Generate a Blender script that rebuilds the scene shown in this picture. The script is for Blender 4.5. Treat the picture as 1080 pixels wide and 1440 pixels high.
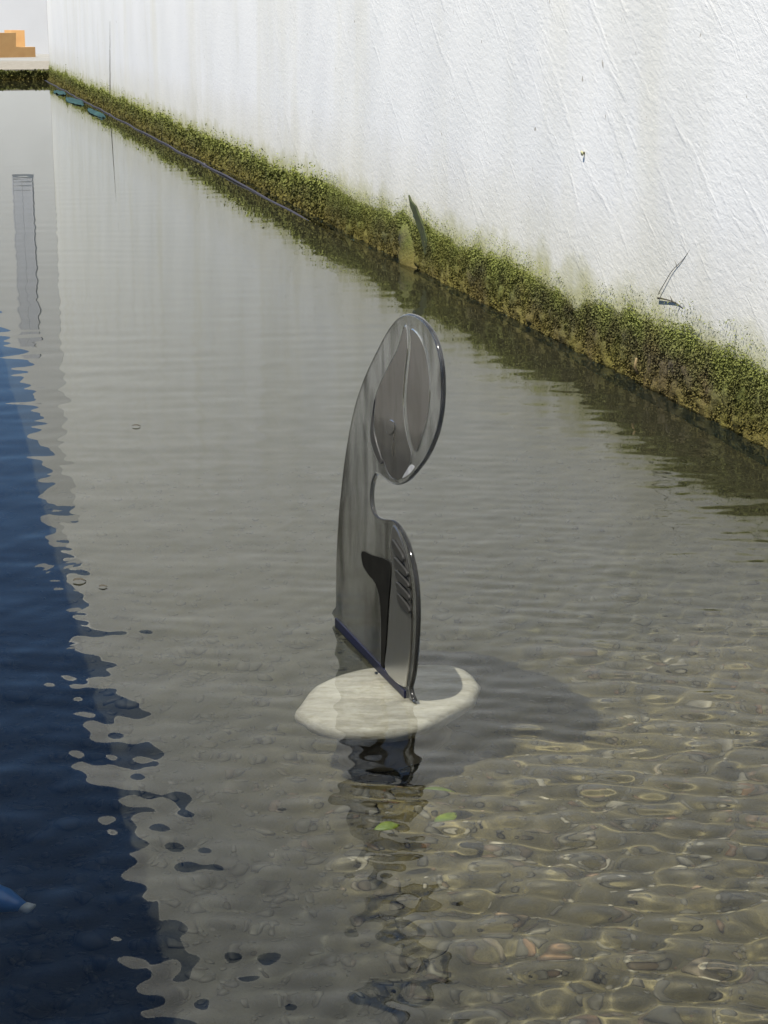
import bpy, bmesh, math, random
import numpy as np
from mathutils import Vector, noise

random.seed(7)
rng = np.random.default_rng(11)
scene = bpy.context.scene
for o in list(bpy.data.objects):
    bpy.data.objects.remove(o)
C = scene.collection

# ------------------------------------------------------------------ camera
F_PX, HORIZON_Y, CAM_H = 2750.0, 5.0, 1.5          # in pixels of the 1080 x 1440 photograph
PITCH = math.atan((720 - HORIZON_Y) / F_PX)
cam = bpy.data.cameras.new('camera')
cam.sensor_fit = 'VERTICAL'
cam.sensor_height = 36.0
cam.lens = F_PX / 1440 * 36.0
cam.clip_start, cam.clip_end = 0.05, 4000
camo = bpy.data.objects.new('camera', cam)
C.objects.link(camo)
camo.location = (0, 0, CAM_H)
camo.rotation_euler = (math.pi / 2 - PITCH, 0, 0)
scene.camera = camo

# ------------------------------------------------------------------ sky, sun, exposure
SUN_H = Vector((-0.70, -0.714)).normalized()
SUN_EL = math.radians(65)
TO_SUN = Vector((SUN_H.x * math.cos(SUN_EL), SUN_H.y * math.cos(SUN_EL), math.sin(SUN_EL)))
world = bpy.data.worlds.new('World')
scene.world = world
world.use_nodes = True
wn = world.node_tree.nodes
wl = world.node_tree.links
sky = wn.new('ShaderNodeTexSky')
sky.sky_type = 'NISHITA'
sky.sun_disc = False
sky.sun_elevation = SUN_EL
sky.sun_rotation = math.atan2(TO_SUN.x, TO_SUN.y)
sky.air_density = 1.0
sky.dust_density = 0.0
sky.ozone_density = 6.0
sky.altitude = 2500
wl.new(sky.outputs[0], wn['Background'].inputs[0])
wn['Background'].inputs[1].default_value = 0.088
sun = bpy.data.lights.new('sun', 'SUN')
sun.energy = 5.0
sun.angle = math.radians(0.53)
sun.color = (1.0, 0.95, 0.865)
suno = bpy.data.objects.new('sun', sun)
C.objects.link(suno)
suno.rotation_euler = TO_SUN.to_track_quat('Z', 'Y').to_euler()
suno.location = (-6, -5, 9)
sun.cycles.is_caustics_light = True
scene.view_settings.view_transform = 'Standard'
scene.view_settings.look = 'None'
scene.view_settings.gamma = 1
scene.view_settings.use_curve_mapping = False
scene.view_settings.exposure = 0.52
scene.render.engine = 'CYCLES'
scene.cycles.max_bounces = 16
scene.cycles.transmission_bounces = 14
scene.cycles.glossy_bounces = 8
scene.cycles.diffuse_bounces = 4
scene.cycles.transparent_max_bounces = 16
scene.cycles.caustics_refractive = True
scene.cycles.caustics_reflective = False

# ------------------------------------------------------------------ geometry of the place
def ray(x, y):
    u, v = (x - 540) / F_PX, (720 - y) / F_PX
    return Vector((u, math.cos(PITCH) + v * math.sin(PITCH), -math.sin(PITCH) + v * math.cos(PITCH)))

def on_level(x, y, z=0.0):
    r = ray(x, y)
    return Vector((0, 0, CAM_H)) + r * ((z - CAM_H) / r.z)

A = on_level(70, 112)            # far foot of the long wall, at the water
B = on_level(1080, 625)          # foot of the long wall where the frame cuts it
WD = Vector((A.x - B.x, A.y - B.y, 0)).normalized()     # along the wall, away from the camera
WN = Vector((-WD.y, WD.x, 0))                           # out of the wall, over the water
WLEN = (A - B).length
Z = Vector((0, 0, 1))

def W(s, n, z=0.0):              # s along the wall from B, n out of it, z up
    return B + WD * s + WN * n + Z * z

def on_wall(x, y, n=0.0):        # s and z of a pixel on the long wall
    r = ray(x, y)
    o = Vector((0, 0, CAM_H))
    t = ((B + WN * n) - o).dot(WN) / r.dot(WN)
    p = o + r * t
    return (p - B).dot(WD), p.z

WALL_TOP = 10.7
DEPTH = 0.40
PAR_N, PAR_H = 2.97, 0.84        # left parapet: distance from the wall, height
S_BACK = -9.0

# ------------------------------------------------------------------ helpers
def link(o, parent=None):
    C.objects.link(o)
    if parent is not None:
        o.parent = parent
    return o

def mesh_obj(name, verts, faces, mat, parent=None, smooth=False):
    me = bpy.data.meshes.new(name)
    me.from_pydata([tuple(v) for v in verts], [], faces)
    me.validate()
    if smooth:
        me.polygons.foreach_set('use_smooth', [True] * len(me.polygons))
    if mat is not None:
        me.materials.append(mat)
    return link(bpy.data.objects.new(name, me), parent)

def bm_obj(name, bm, mat, parent=None, smooth=False):
    me = bpy.data.meshes.new(name)
    bm.to_mesh(me)
    bm.free()
    if smooth:
        me.polygons.foreach_set('use_smooth', [True] * len(me.polygons))
    me.materials.append(mat)
    return link(bpy.data.objects.new(name, me), parent)

def np_obj(name, co, quads, mat, smooth=True, parent=None):
    """fast mesh from numpy arrays; quads may be (n,3) or (n,4)"""
    me = bpy.data.meshes.new(name)
    k = quads.shape[1]
    me.vertices.add(len(co))
    me.vertices.foreach_set('co', co.astype(np.float32).ravel())
    me.loops.add(quads.size)
    me.loops.foreach_set('vertex_index', quads.astype(np.int32).ravel())
    me.polygons.add(len(quads))
    me.polygons.foreach_set('loop_start', np.arange(0, quads.size, k, dtype=np.int32))
    me.polygons.foreach_set('use_smooth', np.full(len(quads), smooth))
    me.update(calc_edges=True)
    if mat is not None:
        me.materials.append(mat)
    return link(bpy.data.objects.new(name, me), parent)

def tag(o, label=None, cat=None, group=None, kind=None):
    for k, v in (('label', label), ('category', cat), ('group', group), ('kind', kind)):
        if v:
            o[k] = v
    return o

def empty(name, loc):
    o = bpy.data.objects.new(name, None)
    o.location = loc
    o.empty_display_size = 0.1
    return link(o)

def local(o, pts):               # world points -> points relative to an empty's place
    return [Vector(p) - o.location for p in pts]

def grid_quads(nu, nv):
    i = np.arange(nu - 1)[:, None] * nv + np.arange(nv - 1)[None, :]
    i = i.ravel()
    return np.stack([i, i + nv, i + nv + 1, i + 1], 1)

def tube(bm, pts, rad, n=8, cap=True):
    rings = []
    for i, p in enumerate(pts):
        p = Vector(p)
        a = Vector(pts[max(i - 1, 0)])
        b = Vector(pts[min(i + 1, len(pts) - 1)])
        t = (b - a).normalized()
        side = t.cross(Z if abs(t.z) < 0.9 else Vector((1, 0, 0))).normalized()
        up = side.cross(t)
        r = rad[i] if isinstance(rad, (list, tuple)) else rad
        rings.append([bm.verts.new(p + (side * math.cos(k * 2 * math.pi / n) + up * math.sin(k * 2 * math.pi / n)) * r) for k in range(n)])
    for r0, r1 in zip(rings, rings[1:]):
        for k in range(n):
            bm.faces.new((r0[k], r0[(k + 1) % n], r1[(k + 1) % n], r1[k]))
    if cap:
        bm.faces.new(rings[0][::-1])
        bm.faces.new(rings[-1])

def prism(bm, pts, lift):        # closed prism from a world polygon and a lift vector
    lo = [bm.verts.new(p) for p in pts]
    hi = [bm.verts.new(Vector(p) + lift) for p in pts]
    n = len(pts)
    bm.faces.new(lo[::-1])
    bm.faces.new(hi)
    for k in range(n):
        bm.faces.new((lo[k], lo[(k + 1) % n], hi[(k + 1) % n], hi[k]))
    bmesh.ops.recalc_face_normals(bm, faces=bm.faces)

# ------------------------------------------------------------------ materials
class Mat:
    def __init__(self, name):
        self.m = bpy.data.materials.new(name)
        self.m.use_nodes = True
        self.n = self.m.node_tree.nodes
        self.l = self.m.node_tree.links
        self.p = self.n['Principled BSDF']
        self.out = self.n['Material Output']

    def node(self, t, **kw):
        nd = self.n.new(t)
        for k, v in kw.items():
            if k.startswith('i_'):
                nd.inputs[k[2:].replace('_', ' ')].default_value = v
            else:
                setattr(nd, k, v)
        return nd

    def link(self, a, b):
        self.l.new(a, b)

    def coord(self, scale=(1, 1, 1), rot=(0, 0, 0), what='Object'):
        tc = self.node('ShaderNodeTexCoord')
        mp = self.node('ShaderNodeMapping')
        mp.inputs['Scale'].default_value = scale
        mp.inputs['Rotation'].default_value = rot
        self.link(tc.outputs[what], mp.inputs['Vector'])
        return mp.outputs[0]

    def noise(self, vec, scale, detail=4, rough=0.55, dist=0.0):
        nd = self.node('ShaderNodeTexNoise')
        nd.inputs['Scale'].default_value = scale
        nd.inputs['Detail'].default_value = detail
        nd.inputs['Roughness'].default_value = rough
        nd.inputs['Distortion'].default_value = dist
        if vec is not None:
            self.link(vec, nd.inputs['Vector'])
        return nd.outputs['Fac']

    def ramp(self, fac, stops):
        r = self.node('ShaderNodeValToRGB')
        e = r.color_ramp.elements
        while len(e) < len(stops):
            e.new(0.5)
        for el, (pos, col) in zip(e, stops):
            el.position = pos
            el.color = col if len(col) == 4 else (*col, 1)
        self.link(fac, r.inputs[0])
        return r.outputs[0]

    def grey(self, fac, a, b):
        return self.ramp(fac, [(a, (0, 0, 0)), (b, (1, 1, 1))])

    def mix(self, fac, a, b, mode='MIX'):
        m = self.node('ShaderNodeMix', data_type='RGBA', blend_type=mode)
        for s, v in ((0, fac), (6, a), (7, b)):
            if isinstance(v, (tuple, list)):
                m.inputs[s].default_value = (*v, 1) if len(v) == 3 else v
            elif isinstance(v, (int, float)):
                m.inputs[s].default_value = v
            else:
                self.link(v, m.inputs[s])
        return m.outputs[2]

    def math(self, op, a, b=0.0, clamp=False):
        m = self.node('ShaderNodeMath', operation=op, use_clamp=clamp)
        for s, v in ((0, a), (1, b)):
            if isinstance(v, (int, float)):
                m.inputs[s].default_value = v
            else:
                self.link(v, m.inputs[s])
        return m.outputs[0]

    def bump(self, height, strength, dist, prev=None):
        b = self.node('ShaderNodeBump')
        b.inputs['Strength'].default_value = strength
        b.inputs['Distance'].default_value = dist
        self.link(height, b.inputs['Height'])
        if prev is not None:
            self.link(prev, b.inputs['Normal'])
        return b.outputs[0]

    def set(self, color=None, rough=None, normal=None, **kw):
        for nm, v in (('Base Color', color), ('Roughness', rough), ('Normal', normal)):
            if v is None:
                continue
            if isinstance(v, tuple):
                self.p.inputs[nm].default_value = (*v, 1)
            elif isinstance(v, (int, float)):
                self.p.inputs[nm].default_value = v
            else:
                self.link(v, self.p.inputs[nm])
        for k, v in kw.items():
            self.p.inputs[k].default_value = v
        return self.m

def simple(name, col, col2=None, scale=20, rough=0.7, bump=0.3, bdist=0.004, **kw):
    M = Mat(name)
    v = M.coord()
    nz = M.noise(v, scale, 5)
    c = M.mix(M.grey(nz, 0.3, 0.7), col, col2 or tuple(x * 0.6 for x in col))
    return M.set(c, rough, M.bump(M.noise(v, scale * 3, 4), bump, bdist), **kw)

def plaster(name, lo=(0.80, 0.79, 0.75), stains=True):
    """white lime plaster; object coordinates: x along the wall, y out, z up"""
    M = Mat(name)
    v = M.coord()
    sep = M.node('ShaderNodeSeparateXYZ')
    M.link(v, sep.inputs[0])
    big = M.noise(v, 0.5, 4)
    col = M.mix(M.grey(big, 0.3, 0.75), (0.83, 0.82, 0.79), lo)
    yel = M.noise(M.coord((1.0, 1, 0.22)), 1.3, 5, 0.6)
    col = M.mix(M.math('MULTIPLY', M.grey(yel, 0.48, 0.75), 0.5), col, (0.70, 0.67, 0.55))
    # run marks: long thin vertical streaks, only here and there
    run = M.grey(M.noise(M.coord((9, 1, 0.35)), 2.2, 6, 0.65), 0.66, 0.78)
    where = M.grey(M.noise(v, 0.55, 3), 0.5, 0.7)
    col = M.mix(M.math('MULTIPLY', M.math('MULTIPLY', run, where), 0.4), col, (0.42, 0.40, 0.33))
    # dark specks and scabs
    sp = M.grey(M.noise(M.coord((1, 1, 0.6)), 26, 2, 0.4), 0.745, 0.77)
    col = M.mix(M.math('MULTIPLY', sp, 0.65), col, (0.25, 0.21, 0.15))
    # green-yellow stain rising from the damp foot
    wob = M.math('MULTIPLY', M.noise(v, 3.2, 5, 0.65), 0.42)
    hgt = M.math('ADD', sep.outputs['Z'], M.math('SUBTRACT', 0.21, wob))
    foot = M.ramp(hgt, [(0.24, (1, 1, 1)), (0.40, (0.22, 0.22, 0.22)), (0.75, (0, 0, 0))])
    col = M.mix(M.math('MULTIPLY', foot, 0.85), col, (0.40, 0.39, 0.17))
    # trowel strokes running down and to the right, lumps, grain
    def along(deg, ka, kb):
        c_, s_ = math.cos(math.radians(deg)), math.sin(math.radians(deg))
        cv = M.node('ShaderNodeCombineXYZ')
        a_ = M.math('ADD', M.math('MULTIPLY', sep.outputs['X'], c_ * ka), M.math('MULTIPLY', sep.outputs['Z'], s_ * ka))
        b_ = M.math('SUBTRACT', M.math('MULTIPLY', sep.outputs['Z'], c_ * kb), M.math('MULTIPLY', sep.outputs['X'], s_ * kb))
        M.link(a_, cv.inputs[0])
        M.link(b_, cv.inputs[1])
        return cv.outputs[0]
    st = M.noise(along(37, 0.8, 7.0), 1.6, 5, 0.62, 0.5)
    st2 = M.noise(along(43, 2.2, 9.0), 2.3, 4, 0.6, 0.6)
    lumps = M.noise(along(33, 9, 24), 1.0, 5, 0.62, 0.4)
    lump2 = M.noise(along(30, 22, 48), 1.0, 3, 0.6, 0.3)
    grain = M.noise(v, 120, 2)
    st_r = M.grey(st, 0.56, 0.70)
    lumps = M.noise(along(14, 13, 32), 1.0, 5, 0.62, 0.5)
    lump2 = M.noise(along(20, 26, 60), 1.0, 3, 0.6, 0.3)
    n = M.bump(st_r, 0.13, 0.016)
    n = M.bump(st2, 0.10, 0.010, n)
    n = M.bump(lumps, 0.22, 0.010, n)
    n = M.bump(lump2, 0.26, 0.006, n)
    n = M.bump(grain, 0.25, 0.0015, n)
    return M.set(col, 0.85, n)

M_wall = plaster('white_plaster')
M_farwall = simple('far_plaster', (0.61, 0.61, 0.605), (0.56, 0.56, 0.555), 0.7, 0.9, 0.1, 0.01)

def moss_material(name, bright=0.0):
    M = Mat(name)
    v = M.coord()
    sep = M.node('ShaderNodeSeparateXYZ')
    M.link(v, sep.inputs[0])
    a = M.noise(v, 3.0, 5, 0.6)
    fine = M.noise(v, 42, 4, 0.7)
    big = M.noise(v, 1.6, 4, 0.6)
    green = M.ramp(a, [(0.30, (0.055, 0.062, 0.010)), (0.50, (0.115, 0.125, 0.018)), (0.70, (0.165, 0.165, 0.028))])
    brown = M.ramp(a, [(0.30, (0.040, 0.032, 0.020)), (0.55, (0.080, 0.064, 0.036)), (0.75, (0.125, 0.095, 0.030))])
    near = M.ramp(M.math('MULTIPLY', sep.outputs['X'], 0.1), [(0.15, (1, 1, 1)), (0.75, (0.25, 0.25, 0.25))])
    c = M.mix(M.math('MULTIPLY', M.grey(big, 0.40, 0.58), near), green, brown)
    if bright:
        g = M.node('ShaderNodeNewGeometry')
        rc = M.ramp(g.outputs['Random Per Island'], [(0.0, (0.04, 0.04, 0.008)), (0.5, (0.13, 0.135, 0.022)), (0.8, (0.16, 0.12, 0.03)), (1.0, (0.26, 0.27, 0.07))])
        c = M.mix(0.28, c, rc)
    c = M.mix(M.ramp(fine, [(0.28, (0.8, 0.8, 0.8)), (0.42, (0, 0, 0))]), c, (0.022, 0.022, 0.008))
    # brighter green top edge, its light painted in; ochre slime at the water
    top = M.grey(M.math('ADD', sep.outputs['Z'], M.math('MULTIPLY', M.noise(v, 5, 4), 0.25)), 0.27, 0.40)
    c = M.mix(M.math('MULTIPLY', top, 0.72), c, (0.29, 0.33, 0.075))
    low = M.ramp(M.math('ADD', sep.outputs['Z'], M.math('MULTIPLY', M.noise(v, 4, 3), 0.14)), [(0.08, (1, 1, 1)), (0.20, (0, 0, 0))])
    c = M.mix(M.math('MULTIPLY', low, 0.55), c, (0.17, 0.125, 0.022))
    return M.set(c, 0.75, M.bump(fine, 0.9, 0.02), **{'Specular IOR Level': 0.4})

M_moss = moss_material('moss')
M_tuft = moss_material('moss_leaf', 1.0)
M_concrete = simple('mossy_concrete', (0.34, 0.31, 0.26), (0.20, 0.18, 0.13), 9, 0.9, 0.5, 0.01)
M_parapet = simple('parapet_render', (0.30, 0.28, 0.24), (0.20, 0.18, 0.15), 5, 0.9, 0.4, 0.01)
M_ground = simple('dry_ground', (0.33, 0.325, 0.30), (0.24, 0.235, 0.21), 1.2, 0.95, 0.4, 0.02)
M_orange = simple('orange_render', (0.70, 0.40, 0.15), (0.62, 0.33, 0.12), 3, 0.9, 0.3, 0.01)
M_hose = simple('hose_rubber', (0.045, 0.040, 0.055), (0.025, 0.024, 0.03), 30, 0.6)
M_twig = simple('dry_twig', (0.30, 0.22, 0.10), (0.18, 0.13, 0.06), 40, 0.8)
M_root = simple('dark_root', (0.10, 0.09, 0.06), (0.05, 0.045, 0.03), 60, 0.9)
M_crack = simple('crack_grime', (0.34, 0.32, 0.27), (0.2, 0.19, 0.15), 20, 0.9)
M_slot_shade = simple('mossy_slot_shade', (0.020, 0.026, 0.008), (0.05, 0.065, 0.015), 15, 0.9)  # mossy, with the shade inside the slot put into the colour
M_mortar = simple('worn_mortar', (0.11, 0.098, 0.055), (0.035, 0.04, 0.010), 9, 0.9, 0.8, 0.012)
M_sheet = simple('blue_plastic_sheet', (0.018, 0.040, 0.055), (0.04, 0.09, 0.08), 4, 0.85, 0.3, 0.01, **{'Specular IOR Level': 0.1})
M_leaf = simple('sunken_leaf', (0.08, 0.14, 0.012), (0.16, 0.20, 0.02), 60, 0.5)
M_leafb = simple('brown_leaf', (0.07, 0.055, 0.03), (0.04, 0.03, 0.02), 60, 0.6)
M_white = simple('bottle_print', (0.62, 0.66, 0.64), (0.5, 0.55, 0.55), 40, 0.4)
M_blue = simple('blue_plastic', (0.03, 0.16, 0.46), (0.03, 0.12, 0.36), 30, 0.3, 0.1)
M_shutter = simple('grey_shutter', (0.46, 0.47, 0.51), (0.42, 0.43, 0.46), 5, 0.6)
M_frame = simple('window_frame', (0.5, 0.51, 0.54), (0.46, 0.46, 0.49), 5, 0.6)
M_shell = simple('white_shell', (0.42, 0.40, 0.34), (0.3, 0.28, 0.22), 30, 0.5)

def silt_shade_mask(M, v, sp, c):
    # washed gravel at the near right, black silt and algae beyond it, shade painted along the left
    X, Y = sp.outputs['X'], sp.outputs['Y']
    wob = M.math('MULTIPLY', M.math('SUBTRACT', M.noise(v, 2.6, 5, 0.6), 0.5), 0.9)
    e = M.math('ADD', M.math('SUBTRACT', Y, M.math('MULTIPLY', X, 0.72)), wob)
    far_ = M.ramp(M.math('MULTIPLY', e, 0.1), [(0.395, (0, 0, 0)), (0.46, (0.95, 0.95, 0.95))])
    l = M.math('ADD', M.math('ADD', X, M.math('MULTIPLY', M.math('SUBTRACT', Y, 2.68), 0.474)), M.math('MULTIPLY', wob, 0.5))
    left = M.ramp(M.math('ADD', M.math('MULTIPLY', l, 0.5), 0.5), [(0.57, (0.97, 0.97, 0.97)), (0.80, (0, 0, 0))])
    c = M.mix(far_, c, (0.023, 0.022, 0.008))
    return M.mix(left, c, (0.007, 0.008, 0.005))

def bed_material():
    M = Mat('silty_bed')
    v = M.coord()
    a = M.noise(v, 4, 6, 0.65)
    c = M.ramp(a, [(0.3, (0.042, 0.035, 0.012)), (0.5, (0.074, 0.062, 0.023)), (0.7, (0.115, 0.095, 0.036))])
    sp = M.node('ShaderNodeSeparateXYZ')
    M.link(v, sp.inputs[0])
    f = M.noise(v, 90, 4, 0.6)
    c = M.mix(M.grey(f, 0.35, 0.7), c, (0.046, 0.039, 0.016))
    c = silt_shade_mask(M, v, sp, c)
    return M.set(c, 0.9, M.bump(f, 0.7, 0.006))
M_bed = bed_material()

def pebble_material():
    M = Mat('river_pebbles')
    g = M.node('ShaderNodeNewGeometry')
    c = M.ramp(g.outputs['Random Per Island'], [
        (0.0, (0.050, 0.045, 0.032)), (0.25, (0.085, 0.075, 0.048)), (0.45, (0.075, 0.070, 0.052)),
        (0.62, (0.11, 0.10, 0.066)), (0.78, (0.10, 0.064, 0.030)), (0.86, (0.15, 0.075, 0.030)), (0.90, (0.15, 0.135, 0.095)), (1.0, (0.36, 0.33, 0.25))])
    v = M.coord()
    sp = M.node('ShaderNodeSeparateXYZ')
    M.link(v, sp.inputs[0])
    nz = M.noise(v, 45, 4)
    c = M.mix(M.math('MULTIPLY', M.grey(nz, 0.3, 0.6), 0.65), c, (0.048, 0.044, 0.024))
    c = silt_shade_mask(M, v, sp, c)
    return M.set(c, 0.75, M.bump(nz, 0.4, 0.003))
M_pebble = pebble_material()

def stone_material():
    M = Mat('pale_limestone')
    v = M.coord((1, 3.2, 3.2), (0, 0, math.radians(-14)))
    band = M.noise(v, 9, 6, 0.65, 0.3)
    c = M.ramp(band, [(0.30, (0.22, 0.205, 0.165)), (0.48, (0.34, 0.325, 0.28)), (0.66, (0.45, 0.435, 0.385))])
    f = M.noise(M.coord(), 70, 4)
    c = M.mix(M.math('MULTIPLY', M.grey(f, 0.5, 0.75), 0.5), c, (0.25, 0.23, 0.14))
    n = M.bump(band, 0.5, 0.008)
    return M.set(c, 0.8, M.bump(f, 0.4, 0.003, n))
M_stone = stone_material()

def water_material():
    M = Mat('canal_water')
    M.n.remove(M.p)
    g = M.node('ShaderNodeBsdfGlass')
    g.inputs['IOR'].default_value = 1.333
    g.inputs['Roughness'].default_value = 0.0
    g.inputs['Color'].default_value = (0.97, 0.98, 0.94, 1)
    M.link(g.outputs[0], M.out.inputs['Surface'])
    return M.m
M_water = water_material()

def glass_material(name, tints, rough=0.08, trans=1.0, spec=0.5, smoky=0.8, ior=1.28):
    """smoky glass, greyer towards its foot (object z)"""
    M = Mat(name)
    sep = M.node('ShaderNodeSeparateXYZ')
    v = M.coord()
    M.link(v, sep.inputs[0])
    z = M.math('ADD', sep.outputs['Z'], M.math('MULTIPLY', M.math('SUBTRACT', M.noise(M.coord((3.0, 3.0, 1.2)), 2.2, 2, 0.5, 0.3), 0.5), 0.7))
    c = M.ramp(z, tints)
    smoke = M.grey(M.noise(M.coord((3.2, 3.2, 0.9)), 3.6, 4, 0.55, 0.8), 0.46, 0.66)
    c = M.mix(M.math('MULTIPLY', smoke, smoky), c, (0.10, 0.10, 0.095))
    r = M.math('ADD', M.math('MULTIPLY', M.noise(M.coord((2, 2, 1)), 4, 2), 0.08), rough)
    return M.set(c, r, M.bump(M.noise(M.coord((2, 2, 1)), 5, 2), 0.10, 0.01), **{'Transmission Weight': trans, 'IOR': ior, 'Specular IOR Level': spec})
M_glass = glass_material('smoked_glass', [(0.05, (0.46, 0.46, 0.435)), (0.40, (0.60, 0.60, 0.58)), (0.62, (0.82, 0.82, 0.805)), (0.85, (0.93, 0.93, 0.92))], 0.05, 0.955)
M_glass_dark = glass_material('dark_glass', [(0.1, (0.10, 0.098, 0.088)), (0.5, (0.13, 0.13, 0.12)), (0.9, (0.35, 0.35, 0.34))], 0.3, 0.7, 0.05)
M_glass_face = glass_material('face_glass', [(0.4, (0.80, 0.80, 0.79)), (0.6, (0.88, 0.88, 0.87)), (0.9, (0.95, 0.95, 0.94))], 0.02, 0.96, 0.2, 0.65, 1.10)
M_black = simple('painted_fold_dark', (0.010, 0.010, 0.009), (0.016, 0.016, 0.014), 20, 0.7, 0.1, **{'Specular IOR Level': 0.05})  # dark of the carved fold, put into the colour
M_edgeblue = simple('painted_edge_reflection', (0.010, 0.012, 0.040), (0.015, 0.017, 0.028), 12, 0.35, 0.1, **{'Specular IOR Level': 0.25})  # sky reflection on the bottom edge, put into the colour
M_glint = simple('painted_glint', (0.62, 0.63, 0.62), (0.3, 0.3, 0.3), 25, 0.15, 0.1)  # pale glint at the beak notch, put into the colour

# ------------------------------------------------------------------ ground, bed, banks
g = mesh_obj('ground', [(-1500, -1500, -0.9), (1500, -1500, -0.9), (1500, 1500, -0.9), (-1500, 1500, -0.9)], [(0, 1, 2, 3)], M_ground)
tag(g, kind='structure')

# canal bed: a gently uneven sheet
su = np.concatenate([np.linspace(S_BACK, -5, 30)[:-1], np.linspace(-5, 1.5, 150), np.linspace(1.5, WLEN + 0.4, 90)[1:]])
nu_ = np.linspace(-0.05, PAR_N + 0.05, 90)
SS, NN = np.meshgrid(su, nu_, indexing='ij')
def bed_z(s, n):
    return (-DEPTH + 0.022 * np.sin(1.9 * s + 0.7 * n) * np.cos(2.3 * n - 0.6 * s) + 0.010 * np.sin(7.1 * s - 3.0 * n) + 0.008 * np.sin(9.7 * n + 4.1 * s)
            + 0.05 * np.clip(1 - n / 0.8, 0, 1))
co = np.zeros((SS.size, 3))
co[:, 0] = B.x + WD.x * SS.ravel() + WN.x * NN.ravel()
co[:, 1] = B.y + WD.y * SS.ravel() + WN.y * NN.ravel()
co[:, 2] = bed_z(SS, NN).ravel()
bed = np_obj('canal_bed', co, grid_quads(len(su), len(nu_)), M_bed)
tag(bed, kind='structure')

# ------------------------------------------------------------------ the long white wall and the far one
def oriented(name, s0, n0, z0=0.0):
    """an object whose x runs along the wall, y out of it, z up"""
    def make(verts, faces, mat, parent=None, smooth=False):
        o = mesh_obj(name, verts, faces, mat, parent, smooth)
        return o
    return make

from mathutils import Matrix
WALL_M = Matrix.Translation(B) @ Matrix(((WD.x, WN.x, 0, 0), (WD.y, WN.y, 0, 0), (0, 0, 1, 0), (0, 0, 0, 1)))

def box_wall(name, x0, x1, y0, y1, z0, z1, mat, parent=None):
    v = [(x, y, z) for z in (z0, z1) for y in (y0, y1) for x in (x0, x1)]
    f = [(0, 2, 3, 1), (4, 5, 7, 6), (0, 1, 5, 4), (2, 6, 7, 3), (0, 4, 6, 2), (1, 3, 7, 5)]
    o = mesh_obj(name, v, f, mat, parent)
    if parent is None:
        o.matrix_world = WALL_M
    return o

# long wall with a slightly uneven plastered front
xs = np.concatenate([np.linspace(S_BACK, -1.0, 20)[:-1], np.linspace(-1.0, 9.0, 220), np.linspace(9.0, WLEN, 120)[1:]])
zs = np.concatenate([np.linspace(-0.8, 3.0, 120), np.linspace(3.0, WALL_TOP, 30)[1:]])
XX, ZZ = np.meshgrid(xs, zs, indexing='ij')
def uneven(x, z):
    return 0.006 * np.sin(1.3 * x + 0.8 * z) + 0.004 * np.sin(3.7 * x - 2.1 * z + 1.0) + 0.003 * np.sin(8.3 * x + 5.1 * z) - 0.006
co = np.stack([XX.ravel(), uneven(XX, ZZ).ravel(), ZZ.ravel()], 1)
q = grid_quads(len(xs), len(zs))
front = co.copy()
nf = len(front)
thick = 0.6
extra = []
back = np.array([(x, -thick, z) for z in (-0.8, WALL_TOP) for x in (S_BACK, WLEN)])
allv = np.concatenate([front, back])
wall = np_obj('white_wall', allv, q, M_wall)
wall.matrix_world = WALL_M
# closing sides as a part of the same mesh
bm = bmesh.new()
bm.from_mesh(wall.data)
bm.verts.ensure_lookup_table()
nz = len(zs)
def idx(i, j):
    return i * nz + j
b00, b10, b01, b11 = (bm.verts[nf + k] for k in range(4))
bm.faces.new([bm.verts[idx(len(xs) - 1, j)] for j in range(nz)] + [b11, b10])
bm.faces.new([bm.verts[idx(0, j)] for j in range(nz - 1, -1, -1)] + [b00, b01])
bm.faces.new([bm.verts[idx(i, nz - 1)] for i in range(len(xs))][::-1] + [b01, b11])
bm.faces.new([b00, b10, b11, b01])
bmesh.ops.recalc_face_normals(bm, faces=bm.faces)
bm.to_mesh(wall.data)
bm.free()
tag(wall, 'tall weathered white plaster wall along the water, rough trowelled and stained', 'wall')

# end of the canal: mossy ledge 5 m deep, the orange steps on it, the pale wall behind it
LEDGE_Z = 0.21
LEDGE_S = WLEN + 6.0
FAR_S = WLEN + 20.0
led = box_wall('concrete_ledge', WLEN - 0.05, LEDGE_S, -0.6, 9.0, -0.85, LEDGE_Z, M_concrete)
led.data.transform(Matrix.Identity(4))
yard = box_wall('yard', LEDGE_S + 0.002, FAR_S + 2, -9.0, PAR_N + 0.28, -0.89, 0.04, M_ground)
tag(yard, kind='structure')
tag(led, 'low concrete ledge with mossy front closing the canal', 'ledge')

FAR_O = W(FAR_S, 0, 0)
FN = Vector((-0.22, -0.975, 0)).normalized()       # the end building stands a little askew
FU = Vector((FN.y, -FN.x, 0))                      # along it, to the left
if FU.x > 0:
    FU = -FU
def plane_hit(o, r, p0, n):
    return o + r * ((p0 - o).dot(n) / r.dot(n))
def far_point(x, y):                    # a reflected pixel on the end wall: offset u and height z
    r = ray(x, y)
    h = plane_hit(on_level(x, y), Vector((r.x, r.y, -r.z)), FAR_O, FN)
    return (h - FAR_O).dot(FU), h.z
def F3(u, d, z):
    return FAR_O + FU * u + FN * d + Z * z
prof = [far_point(-40, 420), far_point(0, 462), far_point(34, 520), far_point(64, 640), far_point(72, 760)]
pts = [(-10.0, -0.88), (14.0, -0.88), (14.0, prof[0][1] - 0.6)] + prof + [(-10.0, prof[-1][1] + 0.8)]
bm = bmesh.new()
prism(bm, [F3(u, 0, z) for u, z in pts], FN * -0.5)
far = bm_obj('gabled_wall', bm, M_farwall)
tag(far, 'pale grey-white wall with sloping top at the end of the canal, behind orange steps', 'wall')

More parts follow.
